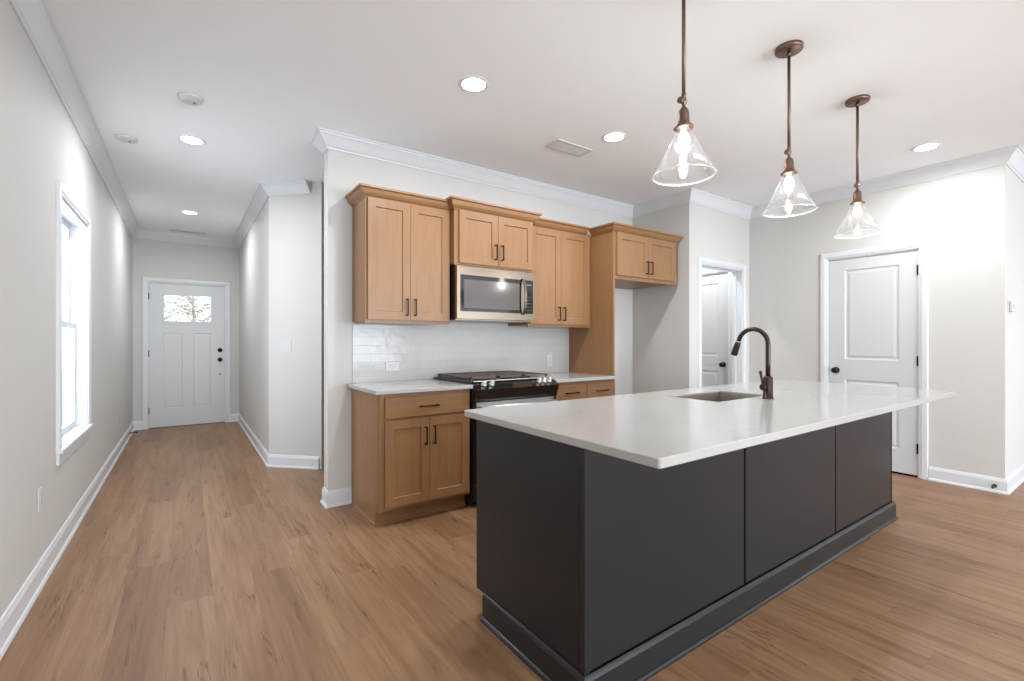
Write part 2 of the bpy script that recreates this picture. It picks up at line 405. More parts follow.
# ------------------------------------------------------------------ doors (local frame: x along wall, -y faces the room)
def knob_bm(x, z, y, r=.027, out=.06):
    m = Matrix.Translation((x, y, z)) @ Matrix.Rotation(PI/2, 4, 'X')   # local z -> -y
    return lathe(bmesh.new(), [(.032, 0), (.032, .005), (.026, .009), (.011, .012), (.010, .030), (.018, .036), (r, .044), (r, .053), (.018, out), (0, out+.001)], n=24, mat=m)
def hinge_bm(x, z, y): 
    bm = bmesh.new(); box(bm, x-.006, x+.006, y-.008, y+.01, z-.045, z+.045); return bm
def casing(x0, x1, z1, y, wd=.066, th=.018, z0=0):
    bm = bmesh.new()
    prof = [(0, 0), (0, th*.6), (.012, th*.75), (.02, th), (wd-.006, th), (wd, th*.6), (wd, 0)]
    # three mitred sides
    pts = [(x0, z0), (x0, z1), (x1, z1), (x1, z0)]; dirs = [(-1, 0), (-1, 1), (1, 1), (1, 0)]
    rings = []
    for (px, pz), (dx, dz) in zip(pts, dirs): rings.append([bm.verts.new((px+dx*o, y-t, pz+dz*o)) for o, t in prof])
    for a, b in zip(rings, rings[1:]):
        for j in range(len(prof)): bm.faces.new((a[j], a[(j+1) % len(prof)], b[(j+1) % len(prof)], b[j]))
    bm.faces.new(rings[0]); bm.faces.new(rings[-1][::-1]); return bm
def jamb(x0, x1, z1, depth, th=.012, y0=0):
    bm = bmesh.new(); box(bm, x0, x0+th, y0, depth, 0, z1); box(bm, x1-th, x1, y0, depth, 0, z1); box(bm, x0+th, x1-th, y0, depth, z1-th, z1); return bm
RAISED = ((0, 0), (.008, .007), (.022, .008), (.040, .002))
# entry door
d = thing('door_1', 'white front door with a small four-pane window at the end of the hall', 'door', (0, EY, 0)); d['kind'] = 'structure'
x0, x1, zt = ED
link('casing', casing(x0, x1, zt, 0, .06), TRIM, d, world=False)
link('jamb', jamb(x0, x1, zt, T), TRIM, d, world=False)
a, b_ = x0+.014, x1-.014; zd = zt-.015
lite = (-.265, .298, 1.504, 1.879); fr = .025
bm = bmesh.new()
# slab in pieces round the glazed opening
def quadslab(bm, rects_):
    slab(bm, a, b_, .012, lite[2]-.03, .012, .052, rects_, ((0, 0), (.006, .006), (.018, .006), (.024, .003)))
    for q in ((a, lite[0]-fr, lite[2]-.03, zd), (lite[1]+fr, b_, lite[2]-.03, zd), (lite[0]-fr, lite[1]+fr, lite[3]+.03, zd)):
        box(bm, q[0], q[1], .012, .052, q[2], q[3])
quadslab(bm, [(-.271, -.045, .27, 1.335), (.075, .300, .27, 1.335)])
sl = link('door_slab', bm, DOORW, d, world=False)
bm = bmesh.new(); xm = (lite[0]+lite[1])/2; zm = (lite[2]+lite[3])/2
box(bm, lite[0]-fr-.008, lite[0], .004, .055, lite[2]-fr-.01, lite[3]+fr+.01); box(bm, lite[1], lite[1]+fr+.008, .004, .055, lite[2]-fr-.01, lite[3]+fr+.01)
box(bm, lite[0], lite[1], .004, .055, lite[2]-fr-.01, lite[2]); box(bm, lite[0], lite[1], .004, .055, lite[3], lite[3]+fr+.01)
wf = link('window_frame', bm, DOORW, sl, world=False)
link('pane', B(lite[0], lite[1], .028, .034, lite[2], lite[3]), PANE, wf, world=False)
link('door_knob', knob_bm(.411, .945, .012, .027), BLACK, sl, world=False)
bm = bmesh.new(); m = Matrix.Translation((.411, .012, 1.088)) @ Matrix.Rotation(PI/2, 4, 'X'); lathe(bm, [(.031, 0), (.031, .010), (.026, .016), (.008, .017), (.008, .03), (0, .031)], n=24, mat=m)
link('deadbolt', bm, BLACK, sl, world=False)
bm = bmesh.new(); m = Matrix.Translation((.411, .012, .73)) @ Matrix.Rotation(PI/2, 4, 'X'); lathe(bm, [(.011, 0), (.011, .004), (0, .005)], n=16, mat=m)
link('latch_button', bm, BLACK, sl, world=False)
for z in (1.85, 1.05, .25): link('hinge', hinge_bm(x0+.013, z, .008), BLACK, d, world=False)
link('threshold_or_gap', B(x0+.012, x1-.012, -.005, T, 0, .011), BRONZE, d, world=False)

# pantry door : local x = -(world y), origin at wall face, y = 2.035
d = thing('door_2', 'closed white two-panel pantry door right of the island tap', 'door', (PX, PD[1], 0), -PI/2); d['kind'] = 'structure'
wdt = PD[1]-PD[0]
link('casing', casing(0, wdt, PD[2], 0, .062), TRIM, d, world=False)
link('jamb', jamb(0, wdt, PD[2], T), TRIM, d, world=False)
bm = bmesh.new(); slab(bm, .015, wdt-.015, .016, PD[2]-.016, .010, .045, [(.148, wdt-.148, 1.04, 1.925), (.148, wdt-.148, .23, .84)], RAISED)
sl = link('door_slab', bm, DOORW, d, world=False)
link('door_knob', knob_bm(.073, .93, .010), BLACK, sl, world=False)
for z in (1.857, 1.043, .256): link('hinge', hinge_bm(wdt-.013, z, .006), BLACK, d, world=False)
link('threshold_or_gap', B(.012, wdt-.012, .01, .05, 0, .014), GAP, d, world=False)  # black strip standing in for the dark gap under the door
# doorway casing
d = thing('door_3', 'white cased doorway left of the pantry corner', 'doorway', (0, DY, 0)); d['kind'] = 'structure'
link('casing', casing(DO[0], DO[1], DO[2], 0, .062), TRIM, d, world=False)
link('jamb', jamb(DO[0], DO[1], DO[2], T), TRIM, d, world=False)
bm = bmesh.new(); box(bm, DO[0]+.012, DO[0]+.022, .07, .105, 0, DO[2]-.012); box(bm, DO[1]-.022, DO[1]-.012, .07, .105, 0, DO[2]-.012); box(bm, DO[0]+.022, DO[1]-.022, .07, .105, DO[2]-.022, DO[2]-.012)
link('stop', bm, TRIM, d, world=False)
# door beyond the doorway
d = thing('door_4', 'white panel door with dark knob seen through the doorway', 'door', (SX, SD[1], 0), -PI/2); d['kind'] = 'structure'
wdt = SD[1]-SD[0]
link('casing', casing(0, wdt, SD[2], 0, .06), TRIM, d, world=False)
link('jamb', jamb(0, wdt, SD[2], T), TRIM, d, world=False)
bm = bmesh.new(); slab(bm, .015, wdt-.015, .016, SD[2]-.016, .010, .045, [(.136, wdt-.136, 1.04, 1.925), (.136, wdt-.136, .23, .86)], RAISED)
sl = link('door_slab', bm, DOORW, d, world=False)
link('door_knob', knob_bm(wdt-.073, .94, .010), BLACK, sl, world=False)

# ------------------------------------------------------------------ window in the left wall (local x = world y)
d = thing('window_1', 'tall white double-hung window in the left wall', 'window', (LX, WIN[0], 0), PI/2); d['kind'] = 'structure'
# rotz +90: local x -> +y, local -y -> +x (room side)
ww = WIN[1]-WIN[0]; z0, z1 = WIN[2], WIN[3]
bm = casing(0, ww, z1, 0, .062, z0=z0-.0)
link('casing', bm, TRIM, d, world=False)
bm = bmesh.new(); box(bm, .0, .012, .0, T, z0, z1); box(bm, ww-.012, ww, 0, T, z0, z1); box(bm, .012, ww-.012, 0, T, z1-.012, z1)
link('jamb', bm, TRIM, d, world=False)
bm = bmesh.new(); box(bm, -.066, ww+.066, -.03, 0, z0-.022, z0, .003); box(bm, .012, ww-.012, 0, T, z0-.004, z0+.004); box(bm, -.062, ww+.062, -.014, -.001, z0-.085, z0-.022)
link('window_sill', bm, TRIM, d, world=False)
def sash(za, zb, ya):
    bm = bmesh.new(); t = .038
    box(bm, .012, .012+t, ya, ya+.028, za, zb); box(bm, ww-.012-t, ww-.012, ya, ya+.028, za, zb)
    box(bm, .012+t, ww-.012-t, ya, ya+.028, za, za+t); box(bm, .012+t, ww-.012-t, ya, ya+.028, zb-t, zb)
    s_ = link('sash', bm, TRIM, d, world=False)
    link('pane', B(.012+t, ww-.012-t, ya+.011, ya+.016, za+t, zb-t), PANE, s_, world=False)
sash(z0+.006, 1.35, .060); sash(1.32, z1-.014, .090)

# ------------------------------------------------------------------ cabinets
def handle_bm(x, z, y, ln, vert=True, proj=.03):
    bm = bmesh.new(); t = .0048
    if vert:
        box(bm, x-t, x+t, y-proj-t, y-proj+t, z-ln/2, z+ln/2, .0015)
        for s in (-1, 1): box(bm, x-t, x+t, y-proj+t, y, z+s*(ln/2-t)-t, z+s*(ln/2-t)+t)
    else:
        box(bm, x-ln/2, x+ln/2, y-proj-t, y-proj+t, z-t, z+t, .0015)
        for s in (-1, 1): box(bm, x+s*(ln/2-t)-t, x+s*(ln/2-t)+t, y-proj+t, y, z-t, z+t)
    return bm
def shaker(root, x0, x1, z0, z1, yf, hand, mat=MAPLE, hz=None, th=.019, rail=.058):
    bm = bmesh.new(); slab(bm, x0, x1, z0, z1, yf, yf+th, [(x0+rail, x1-rail, z0+rail, z1-rail)], ((0, 0), (.004, .009)))
    dd = link('door', bm, mat, root)
    if hand:
        hx = x1-.030 if hand == 'R' else x0+.030
        link('handle', handle_bm(hx, hz, yf, .125), BLACK, dd)
    return dd
cprof = lambda z, zt=2.308: [(0, z), (.005, z), (.009, z+.010), (.018, z+.016), (.032, z+.034), (.042, zt-.018), (.055, zt-.014), (.055, zt), (0, zt)]
def upper(label, x0, x1, z0, z1, yf, crown_path, zc=2.308, sl=0, sr=0, dz0=.018, hz=None, group='wall cabinets'):
    """yf = face frame plane; doors stand 19 mm proud"""
    r = thing('wall_cabinet', label, 'kitchen cabinet', ((x0+x1)/2, W, z0), group=group)
    bm = bmesh.new(); box(bm, x0, x1, yf+.018, W-.001, z0+.012, z1)
    link('body', bm, MAPLE, r)
    bm = bmesh.new(); slab(bm, x0, x1, z0, z1+.01, yf, yf+.018)
    link('face_frame', bm, MAPLE, r)
    a, b = x0+.014+sl, x1-.014-sr; m = (a+b)/2
    top = z1-.012
    shaker(r, a, m-.0015, z0+dz0, top, yf-.0195, 'R', hz=hz or z0+dz0+.105)
    shaker(r, m+.0015, b, z0+dz0, top, yf-.0195, 'L', hz=hz or z0+dz0+.105)
    link('crown_moulding', sweep(bmesh.new(), cprof(z1-.012+.0, zc), crown_path), MAPLEH, r)
    return r
YU = W-.31; YM = W-.385; YD = W-.61
upper('tall two-door maple wall cabinet at the left end, over the left worktop', 1.028, 1.690, 1.350, 2.245, YU, [(1.028, W-.001), (1.028, YU), (1.690, YU)], hz=1.47, dz0=.026)
upper('short two-door maple wall cabinet directly above the microwave', 1.692, 2.458, 1.812, 2.250, YM, [(1.692, W-.001), (1.692, YM), (2.458, YM), (2.458, W-.001)], 2.320, hz=1.94, sl=.022)
upper('tall two-door maple wall cabinet between the microwave and the tall end panel', 2.460, 3.212, 1.350, 2.245, YU, [(2.514, YU), (3.212-.056, YU)], hz=1.47, sr=.02, dz0=.026)
r = upper('maple cabinet over the empty fridge recess', 3.236, 4.150, 1.797, 2.240, YD, [(3.214, YU-.03), (3.214, YD), (4.150, YD), (4.150, YD+.2)], 2.300, hz=1.93, sl=0, sr=.015, dz0=.035)
# tall panel beside the fridge recess
YF = W-.61
tp = link('cabinet_end_panel', B(3.214, 3.234, YF, W-.001, .9035, 2.240), MAPLE)
tag(tp, 'tall plain maple end panel standing on the right worktop beside the fridge recess', 'cabinet panel')

def base_cab(label, x0, x1, layout, left_exposed=True):
    r = thing('base_cabinet', label, 'kitchen cabinet', ((x0+x1)/2, W, 0), group='maple base cabinets')
    bm = bmesh.new(); box(bm, x0+.002, x1, YF+.018, W-.001, .105, .875); box(bm, x0+.002, x1, YF+.075, W-.002, 0, .105)
    link('body', bm, MAPLE, r)
    link('face_frame', slab(bmesh.new(), x0, x1, .105, .875, YF, YF+.018), MAPLE, r)
    if left_exposed:
        bm = bmesh.new(); prism_pts = [(YF+.018, .105), (YF+.018, .875), (W-.001, .875), (W-.001, 0), (YF+.075, 0), (YF+.075, .105)]
        vs0 = [bm.verts.new((x0-.004, y, z)) for y, z in prism_pts]; vs1 = [bm.verts.new((x0+.0015, y, z)) for y, z in prism_pts]
        n = len(prism_pts)
        for i in range(n): bm.faces.new((vs0[i], vs0[(i+1) % n], vs1[(i+1) % n], vs1[i]))
        bm.faces.new(vs0); bm.faces.new(vs1[::-1])
        link('side_panel', bm, MAPLE, r)
        link('shoe_moulding', sweep(bmesh.new(), [(0, 0), (.011, 0), (.010, .01), (0, .018)], [(x0-.004, W-.026), (x0-.004, YF+.072), (x1, YF+.072)]), MAPLEH, r)
    link('toe_kick', B(x0, x1, YF+.0725, YF+.0745, 0.001, .104), MAPLEH, r)
    if layout == 'doors':
        a, b = x0+.032, x1-.016; m = (a+b)/2
        dr = link('drawer', B(a, b, YF-.0195, YF-.0005, .712, .848, .002), MAPLEH, r)
        link('handle', handle_bm(m-.005, .780, YF-.0195, .135, False), BLACK, dr)
        shaker(r, a, m-.0015, .128, .696, YF-.0195, 'R', hz=.577)
        shaker(r, m+.0015, b, .128, .696, YF-.0195, 'L', hz=.577)
    else:
        a, b = x0+.016, x1-.016; m = (a+b)/2
        for p, q in ((a, m-.004), (m+.004, b)):
            dr = link('drawer', B(p, q, YF-.0195, YF-.0005, .712, .848, .002), MAPLEH, r)
            link('handle', handle_bm((p+q)/2, .782, YF-.0195, .135, False), BLACK, dr)
        shaker(r, a, m-.0015, .128, .696, YF-.0195, 'R', hz=.577)
        shaker(r, m+.0015, b, .128, .696, YF-.0195, 'L', hz=.577)
    return r
base_cab('two-door maple base cabinet with one drawer, left of the range', 1.026, 1.699, 'doors')
base_cab('maple base cabinet with two drawers side by side, right of the range', 2.492, 3.234, 'drawers', False)

def worktop(label, x0, x1, y0, y1, name='worktop', z0=.8755, z1=.9030):
    return tag(link(name, B(x0, x1, y0, y1, z0, z1, .003, 2), QUARTZ), label, 'worktop')
worktop('white quartz worktop on the cabinet left of the range', 0.988, 1.706, YF-.04, W-.001)
worktop('white quartz worktop on the cabinet right of the range', 2.490, 3.230, YF-.04, W-.001)
bm = bmesh.new(); box(bm, 1.028, 3.213, W-.009, W-.0002, .9035, 1.3495)
tag(link('backsplash', bm, TILE), 'glossy white subway tile backsplash above the worktops', 'backsplash')

# ------------------------------------------------------------------ microwave
mx0, mx1, mz0, mz1, my = 1.702, 2.450, 1.384, 1.804, 3.165
r = thing('microwave', 'stainless over-the-range microwave with black glass door and curved handle', 'microwave', ((mx0+mx1)/2, W, mz0))
link('body', B(mx0, mx1, my+.035, W-.010, mz0+.012, mz1, .002), BENAM, r)
bm = bmesh.new(); box(bm, mx0, mx1, my+.03, W-.012, mz0, mz0+.011, .002); link('bottom_vent', bm, STEEL, r)
bm = bmesh.new(); dx1 = mx1
wx0, wx1, wz0, wz1 = mx0+.028, mx1-.014, mz0+.068, mz1-.066
slab(bm, mx0, dx1, mz0+.012, mz1, my, my+.034, [(wx0, wx1, wz0, wz1)], ((0, 0), (.001, .004)))
dr = link('door', bm, STEEL, r)
link('window', B(wx0+.002, wx1-.125, my+.0010, my+.0035, wz0+.002, wz1-.002), BGLASS, dr)
link('window_mesh', B(wx0+.035, wx1-.140, my+.0004, my+.0009, wz0+.028, wz1-.035), flat('perforated_door_screen', srgb(92, 86, 82), .12, 0, .7), dr)
bm = bmesh.new(); pts = []
for i in range(13):
    t = i/12; z = wz0-.01+(wz1-wz0+.02)*t; pts.append((wx1-.108, my-.006-.036*math.sin(PI*t)**.7, z))
for i in range(12):
    p, q = pts[i], pts[i+1]
v0 = []
for p in pts: v0.append([bm.verts.new((p[0]+dx, p[1]+dy, p[2])) for dx, dy in ((-.013, 0), (-.009, -.007), (.009, -.007), (.013, 0), (.009, .005), (-.009, .005))])
for A_, B_ in zip(v0, v0[1:]):
    for k in range(6): bm.faces.new((A_[k], A_[(k+1) % 6], B_[(k+1) % 6], B_[k]))
bm.faces.new(v0[0]); bm.faces.new(v0[-1][::-1])
link('handle', bm, STEEL, dr)
link('control_panel', B(wx1-.082, wx1-.003, my+.0005, my+.0035, wz0+.002, wz1-.002), BGLASS, r)
KEY = flat('grey_key_print', srgb(120, 118, 116), .5)
link('display', B(wx1-.072, wx1-.016, my-.0004, my+.0004, wz1-.045, wz1-.036), KEY, r)
for j in range(5): link('key_row', B(wx1-.070, wx1-.018, my-.0004, my+.0004, wz0+.03+j*.028, wz0+.0325+j*.028), KEY, r)

# ------------------------------------------------------------------ range
rx0, rx1, ry = 1.709, 2.481, 2.925
r = thing('gas_range', 'slide-in gas range with black front and cast iron grates between the worktops', 'range', ((rx0+rx1)/2, W, 0))
link('body', B(rx0, rx1, ry+.045, W-.012, .03, .9045, .002), BENAM, r)
bm = bmesh.new(); box(bm, rx0-.016, rx1+.012, ry+.05, W-.011, .9075, .919, .004, 2)
link('cooktop', bm, BENAM, r)
bm = bmesh.new()   # control console with a sloping top
pr = [(ry-.012, .775), (ry-.045, .868), (ry+.049, .917), (ry+.049, .79)]
A_ = [bm.verts.new((rx0-.002, y, z)) for y, z in pr]; B_ = [bm.verts.new((rx1+.006, y, z)) for y, z in pr]
for i in range(4): bm.faces.new((A_[i], A_[(i+1) % 4], B_[(i+1) % 4], B_[i]))
bm.faces.new(A_); bm.faces.new(B_[::-1])
cp = link('control_panel', bm, BGLASS, r)
bm = bmesh.new(); box(bm, rx0+.02, rx1-.02, ry+.03, ry+.052, .9185, .926, .002); link('trim_strip', bm, STEELR, r)
sl_ang = math.atan2(.049, .094)
for kx in (1.80, 1.868, 2.32, 2.372, 2.425):
    m = Matrix.Translation((kx, ry+.008, .8958)) @ Matrix.Rotation(sl_ang, 4, 'X')
    bm = bmesh.new(); lathe(bm, [(.023, 0), (.023, .006), (.018, .01), (.0165, .032), (.013, .036), (0, .0365)], n=20, mat=m)
    link('knob', bm, STEELR, r)
bm = bmesh.new(); slab(bm, rx0, rx1, .175, .772, ry, ry+.044, [(rx0+.09, rx1-.09, .28, .62)], ((0, 0), (.001, .003)))
od = link('oven_door', bm, BENAM, r)
link('steel_band', B(rx0+.022, rx1-.018, ry-.0025, ry-.0002, .652, .770), STEELR, od)
link('window', B(rx0+.092, rx1-.092, ry+.0005, ry+.0028, .282, .618), BGLASS, od)
bm = bmesh.new(); tube(bm, [(rx0+.03, ry-.05, .733), (rx1-.03, ry-.05, .733)], .018, 16)
for hx in (rx0+.07, rx1-.07): box(bm, hx-.012, hx+.012, ry-.045, ry, .722, .744)
link('handle', bm, STEELR, od)
link('drawer', B(rx0, rx1, ry, ry+.044, .055, .168, .003), BENAM, r)
link('side_trim', B(rx0-.0015, rx0-.0002, ry+.01, ry+.60, .03, .88), BENAM, r)
gw = (rx1-rx0-.05)/3
for k in range(3):
    gx0 = rx0+.018+k*(gw+.006); gx1 = gx0+gw; gy0, gy1 = ry+.075, W-.045
    bm = bmesh.new(); t = .007; zt = .950
    for y in (gy0, gy1-2*t): box(bm, gx0, gx1, y, y+2*t, zt-.012, zt)
    for x in (gx0, gx1-2*t): box(bm, x, x+2*t, gy0, gy1, zt-.012, zt)
    for i in range(1, 8):
        y = gy0+(gy1-gy0)*i/8; box(bm, gx0+.014, gx1-.014, y-t*.7, y+t*.7, zt-.010, zt-.0005)
    box(bm, (gx0+gx1)/2-t, (gx0+gx1)/2+t, gy0+.01, gy1-.01, zt-.012, zt+.0005)
    for x in (gx0, gx1-.014):
        for y in (gy0, gy1-.014): box(bm, x, x+.014, y, y+.014, .9185, zt-.011)
    link('grate', bm, IRON, r, doub=False)
    for yy in ((gy0*.72+gy1*.28), (gy0*.28+gy1*.72)):
        bm = bmesh.new(); lathe(bm, [(.045, .919), (.045, .928), (.034, .930), (.034, .938), (0, .9385)], (gx0+gx1)/2, yy, 20)
        link('burner', bm, BENAM, r)

# ------------------------------------------------------------------ island
ix0, ix1, iy0, iy1 = 1.075, 3.985, 1.120, 1.815
r = thing('kitchen_island', 'charcoal painted kitchen island with flat panels and a moulded base', 'kitchen island', ((ix0+ix1)/2, (iy0+iy1)/2, 0))
bm = bmesh.new(); box(bm, ix0+.02, 2.205, iy0+.02, iy1-.02, .105, .875); box(bm, 2.825, ix1-.012, iy0+.02, iy1-.02, .105, .875)
box(bm, 2.205, 2.825, iy0+.02, iy1-.02, .105, .66); box(bm, 2.205, 2.825, iy0+.02, 1.31, .66, .875); box(bm, 2.205, 2.825, 1.705, iy1-.02, .66, .875)
link('body', bm, ISLE, r)
link('toe_kick', B(ix0+.01, ix1-.01, iy0+.02, iy1-.075, .0, .1045), ISLE, r)
link('end_panel', B(ix0, ix0+.0195, iy0+.0255, iy1, .105, .8755, .001), ISLE, r)
link('end_panel', B(ix1-.0115, ix1, iy0+.0215, iy1, .105, .8755, .001), ISLE, r)
link('corner_post', B(ix0-.001, ix0+.024, iy0-.004, iy0+.0245, .105, .8755, .002), ISLE, r)
seams = [ix0+.0255, 2.075, 3.055, ix1-.020]
for i in range(3):
    link('back_panel', B(seams[i]+(.008 if i else .0), seams[i+1]-.008, iy0, iy0+.0195, .118, .8755, .0015), ISLE, r)
for s in seams[1:3]: link('panel_joint', B(s-.0075, s+.0075, iy0+.002, iy0+.0195, .118, .875), GAP, r)
link('panel_joint', B(seams[3]-.0075, ix1, iy0+.002, iy0+.0195, .118, .875), GAP, r)
ib = [(0, .0), (.024, .0), (.023, .007), (.018, .014), (.0125, .017), (.0125, .100), (.008, .110), (.003, .116), (0, .117)]
bm = sweep(bmesh.new(), ib, [(ix0-.002, iy1-.075), (ix0-.002, iy0-.005), (ix1+.002, iy0-.005), (ix1+.002, iy1-.075)])
link('baseboard', bm, ISLE, r)
xs = [ix0+.02, 1.62, 2.165, 2.86, 3.40, ix1-.012]     # kitchen side fronts
for p, q in zip(xs, xs[1:]):
    bm = bmesh.new(); slab(bm, p+.003, q-.003, .12, .865, 0, .018, [(p+.06, q-.06, .18, .805)], ((0, 0), (.004, .008)))
    for v in bm.verts: v.co.y = iy1-v.co.y
    dd = link('door', bm, ISLE, r)
    hb = handle_bm(q-.035, .74, 0, .125)
    for v in hb.verts: v.co.y = iy1-v.co.y
    link('handle', hb, BLACK, dd)
# worktop with sink cut-out
tx0, tx1, ty0, ty1 = 1.036, 3.990, .790, 1.865
SKx0, SKx1, SKy0, SKy1 = 2.25, 2.78, 1.355, 1.665
bm = bmesh.new()
def ring_slab(bm, O, I, z0, z1, rad=.012, bev=.003):
    def rr(x0, x1, y0, y1, r, z, inset=0, seg=4):
        out = []
        for cx, cy, a0 in ((x1-r, y1-r, 0), (x0+r, y1-r, 90), (x0+r, y0+r, 180), (x1-r, y0+r, 270)):
            for k in range(seg+1):
                a = math.radians(a0+90*k/seg); out.append(bm.verts.new((cx+(r-inset)*math.cos(a), cy+(r-inset)*math.sin(a), z)))
        return out
    def band(A, Bq):
        n = len(A)
        for i in range(n): bm.faces.new((A[i], A[(i+1) % n], Bq[(i+1) % n], Bq[i]))
    o = [rr(*O, rad, z0, bev), rr(*O, rad, z0+bev), rr(*O, rad, z1-bev), rr(*O, rad, z1, bev)]
    i_ = [rr(*I, .002, z1, 0), rr(*I, .002, z0, 0)]
    for a, b in zip(o, o[1:]): band(a, b)
    band(o[3], i_[0]); band(i_[0], i_[1]); band(i_[1], o[0])
ring_slab(bm, (tx0, tx1, ty0, ty1), (SKx0, SKx1, SKy0, SKy1), .8765, .9060)
tag(link('island_worktop', bm, QUARTZ), 'large white quartz island worktop with a sink cut-out', 'worktop')
# sink bowl under the cut-out, raised rim standing in for the edge's shade
bm = bmesh.new(); e = .012
def rect(x0, x1, y0, y1, z): return [bm.verts.new(p) for p in ((x0, y0, z), (x1, y0, z), (x1, y1, z), (x0, y1, z))]
L = [rect(SKx0-.03, SKx1+.03, SKy0-.03, SKy1+.03, .8755), rect(SKx0+.0012, SKx1-.0012, SKy0+.0012, SKy1-.0012, .8755), rect(SKx0+.0012, SKx1-.0012, SKy0+.0012, SKy1-.0012, .899), rect(SKx0+.004, SKx1-.004, SKy0+.004, SKy1-.004, .899), rect(SKx0+.006, SKx1-.006, SKy0+.006, SKy1-.006, .73), rect(SKx0+.02, SKx1-.02, SKy0+.02, SKy1-.02, .685),]
for a, b in zip(L, L[1:]):
    for i in range(4): bm.faces.new((a[i], a[(i+1) % 4], b[(i+1) % 4], b[i]))
bm.faces.new(L[-1])
L2 = [rect(SKx0-.03, SKx1+.03, SKy0-.03, SKy1+.03, .8735), rect(SKx0-.008, SKx1+.008, SKy0-.008, SKy1+.008, .8735), rect(SKx0-.008, SKx1+.008, SKy0-.008, SKy1+.008, .682)]
for a, b in zip(L2, L2[1:]):
    for i in range(4): bm.faces.new((a[i], b[i], b[(i+1) % 4], a[(i+1) % 4]))
bm.faces.new(L2[-1][::-1])
for i in range(4): bm.faces.new((L[0][i], L2[0][i], L2[0][(i+1) % 4], L[0][(i+1) % 4]))
r = thing('sink', 'rectangular stainless sink set under the island worktop', 'sink', ((SKx0+SKx1)/2, (SKy0+SKy1)/2, .68))
link('bowl', bm, SINK, r)
bm = bmesh.new(); lathe(bm, [(.043, .6852), (.043, .6875), (.030, .688), (.028, .686), (0, .6855)], (SKx0+SKx1)/2, (SKy0+SKy1)/2, 24); link('drain', bm, STEEL, r)
# faucet
fx, fy, fz = 2.605, 1.278, .9062
r = thing('faucet', 'dark bronze pull-down gooseneck tap beside the island sink', 'faucet', (fx, fy, fz))
bm = bmesh.new(); lathe(bm, [(.028, fz), (.028, fz+.006), (.0245, fz+.008), (.0245, fz+.112), (.021, fz+.118), (.016, fz+.122), (.015, fz+.126), (0, fz+.127)], fx, fy, 24)
link('body', bm, ORB, r)
bm = bmesh.new(); R_ = .083; zc = 1.205; pts = [(fx, fy, fz+.12), (fx, fy, 1.1), (fx, fy, zc)]
for i in range(1, 13):
    a = PI*i/12*.93; pts.append((fx, fy+R_-R_*math.cos(a), zc+R_*math.sin(a)))
tube(bm, pts, .0125, 16); link('spout', bm, ORB, r)
e = Vector(pts[-1]); dv = (Vector(pts[-1])-Vector(pts[-2])).normalized()
bm = bmesh.new(); tube(bm, [e+dv*.001, e+dv*.011], .0145, 16); link('collar', bm, STEEL, r)
bm = bmesh.new(); tube(bm, [e+dv*.012, e+dv*.02, e+dv*.075, e+dv*.088], 0, 16, rs=[.0145, .016, .0185, .017]); link('spray_head', bm, ORB, r)
bm = bmesh.new(); hz_ = fz+.066
tube(bm, [(fx-.02, fy, hz_), (fx-.046, fy, hz_), (fx-.056, fy, hz_), (fx-.063, fy, hz_)], 0, 16, rs=[.013, .014, .019, .015]); hb = link('handle_hub', bm, ORB, r)
bm = bmesh.new(); tube(bm, [(fx-.055, fy, hz_+.012), (fx-.060, fy+.004, hz_+.045), (fx-.068, fy+.008, hz_+.088)], 0, 12, rs=[.0055, .006, .0075]); link('lever', bm, ORB, hb)

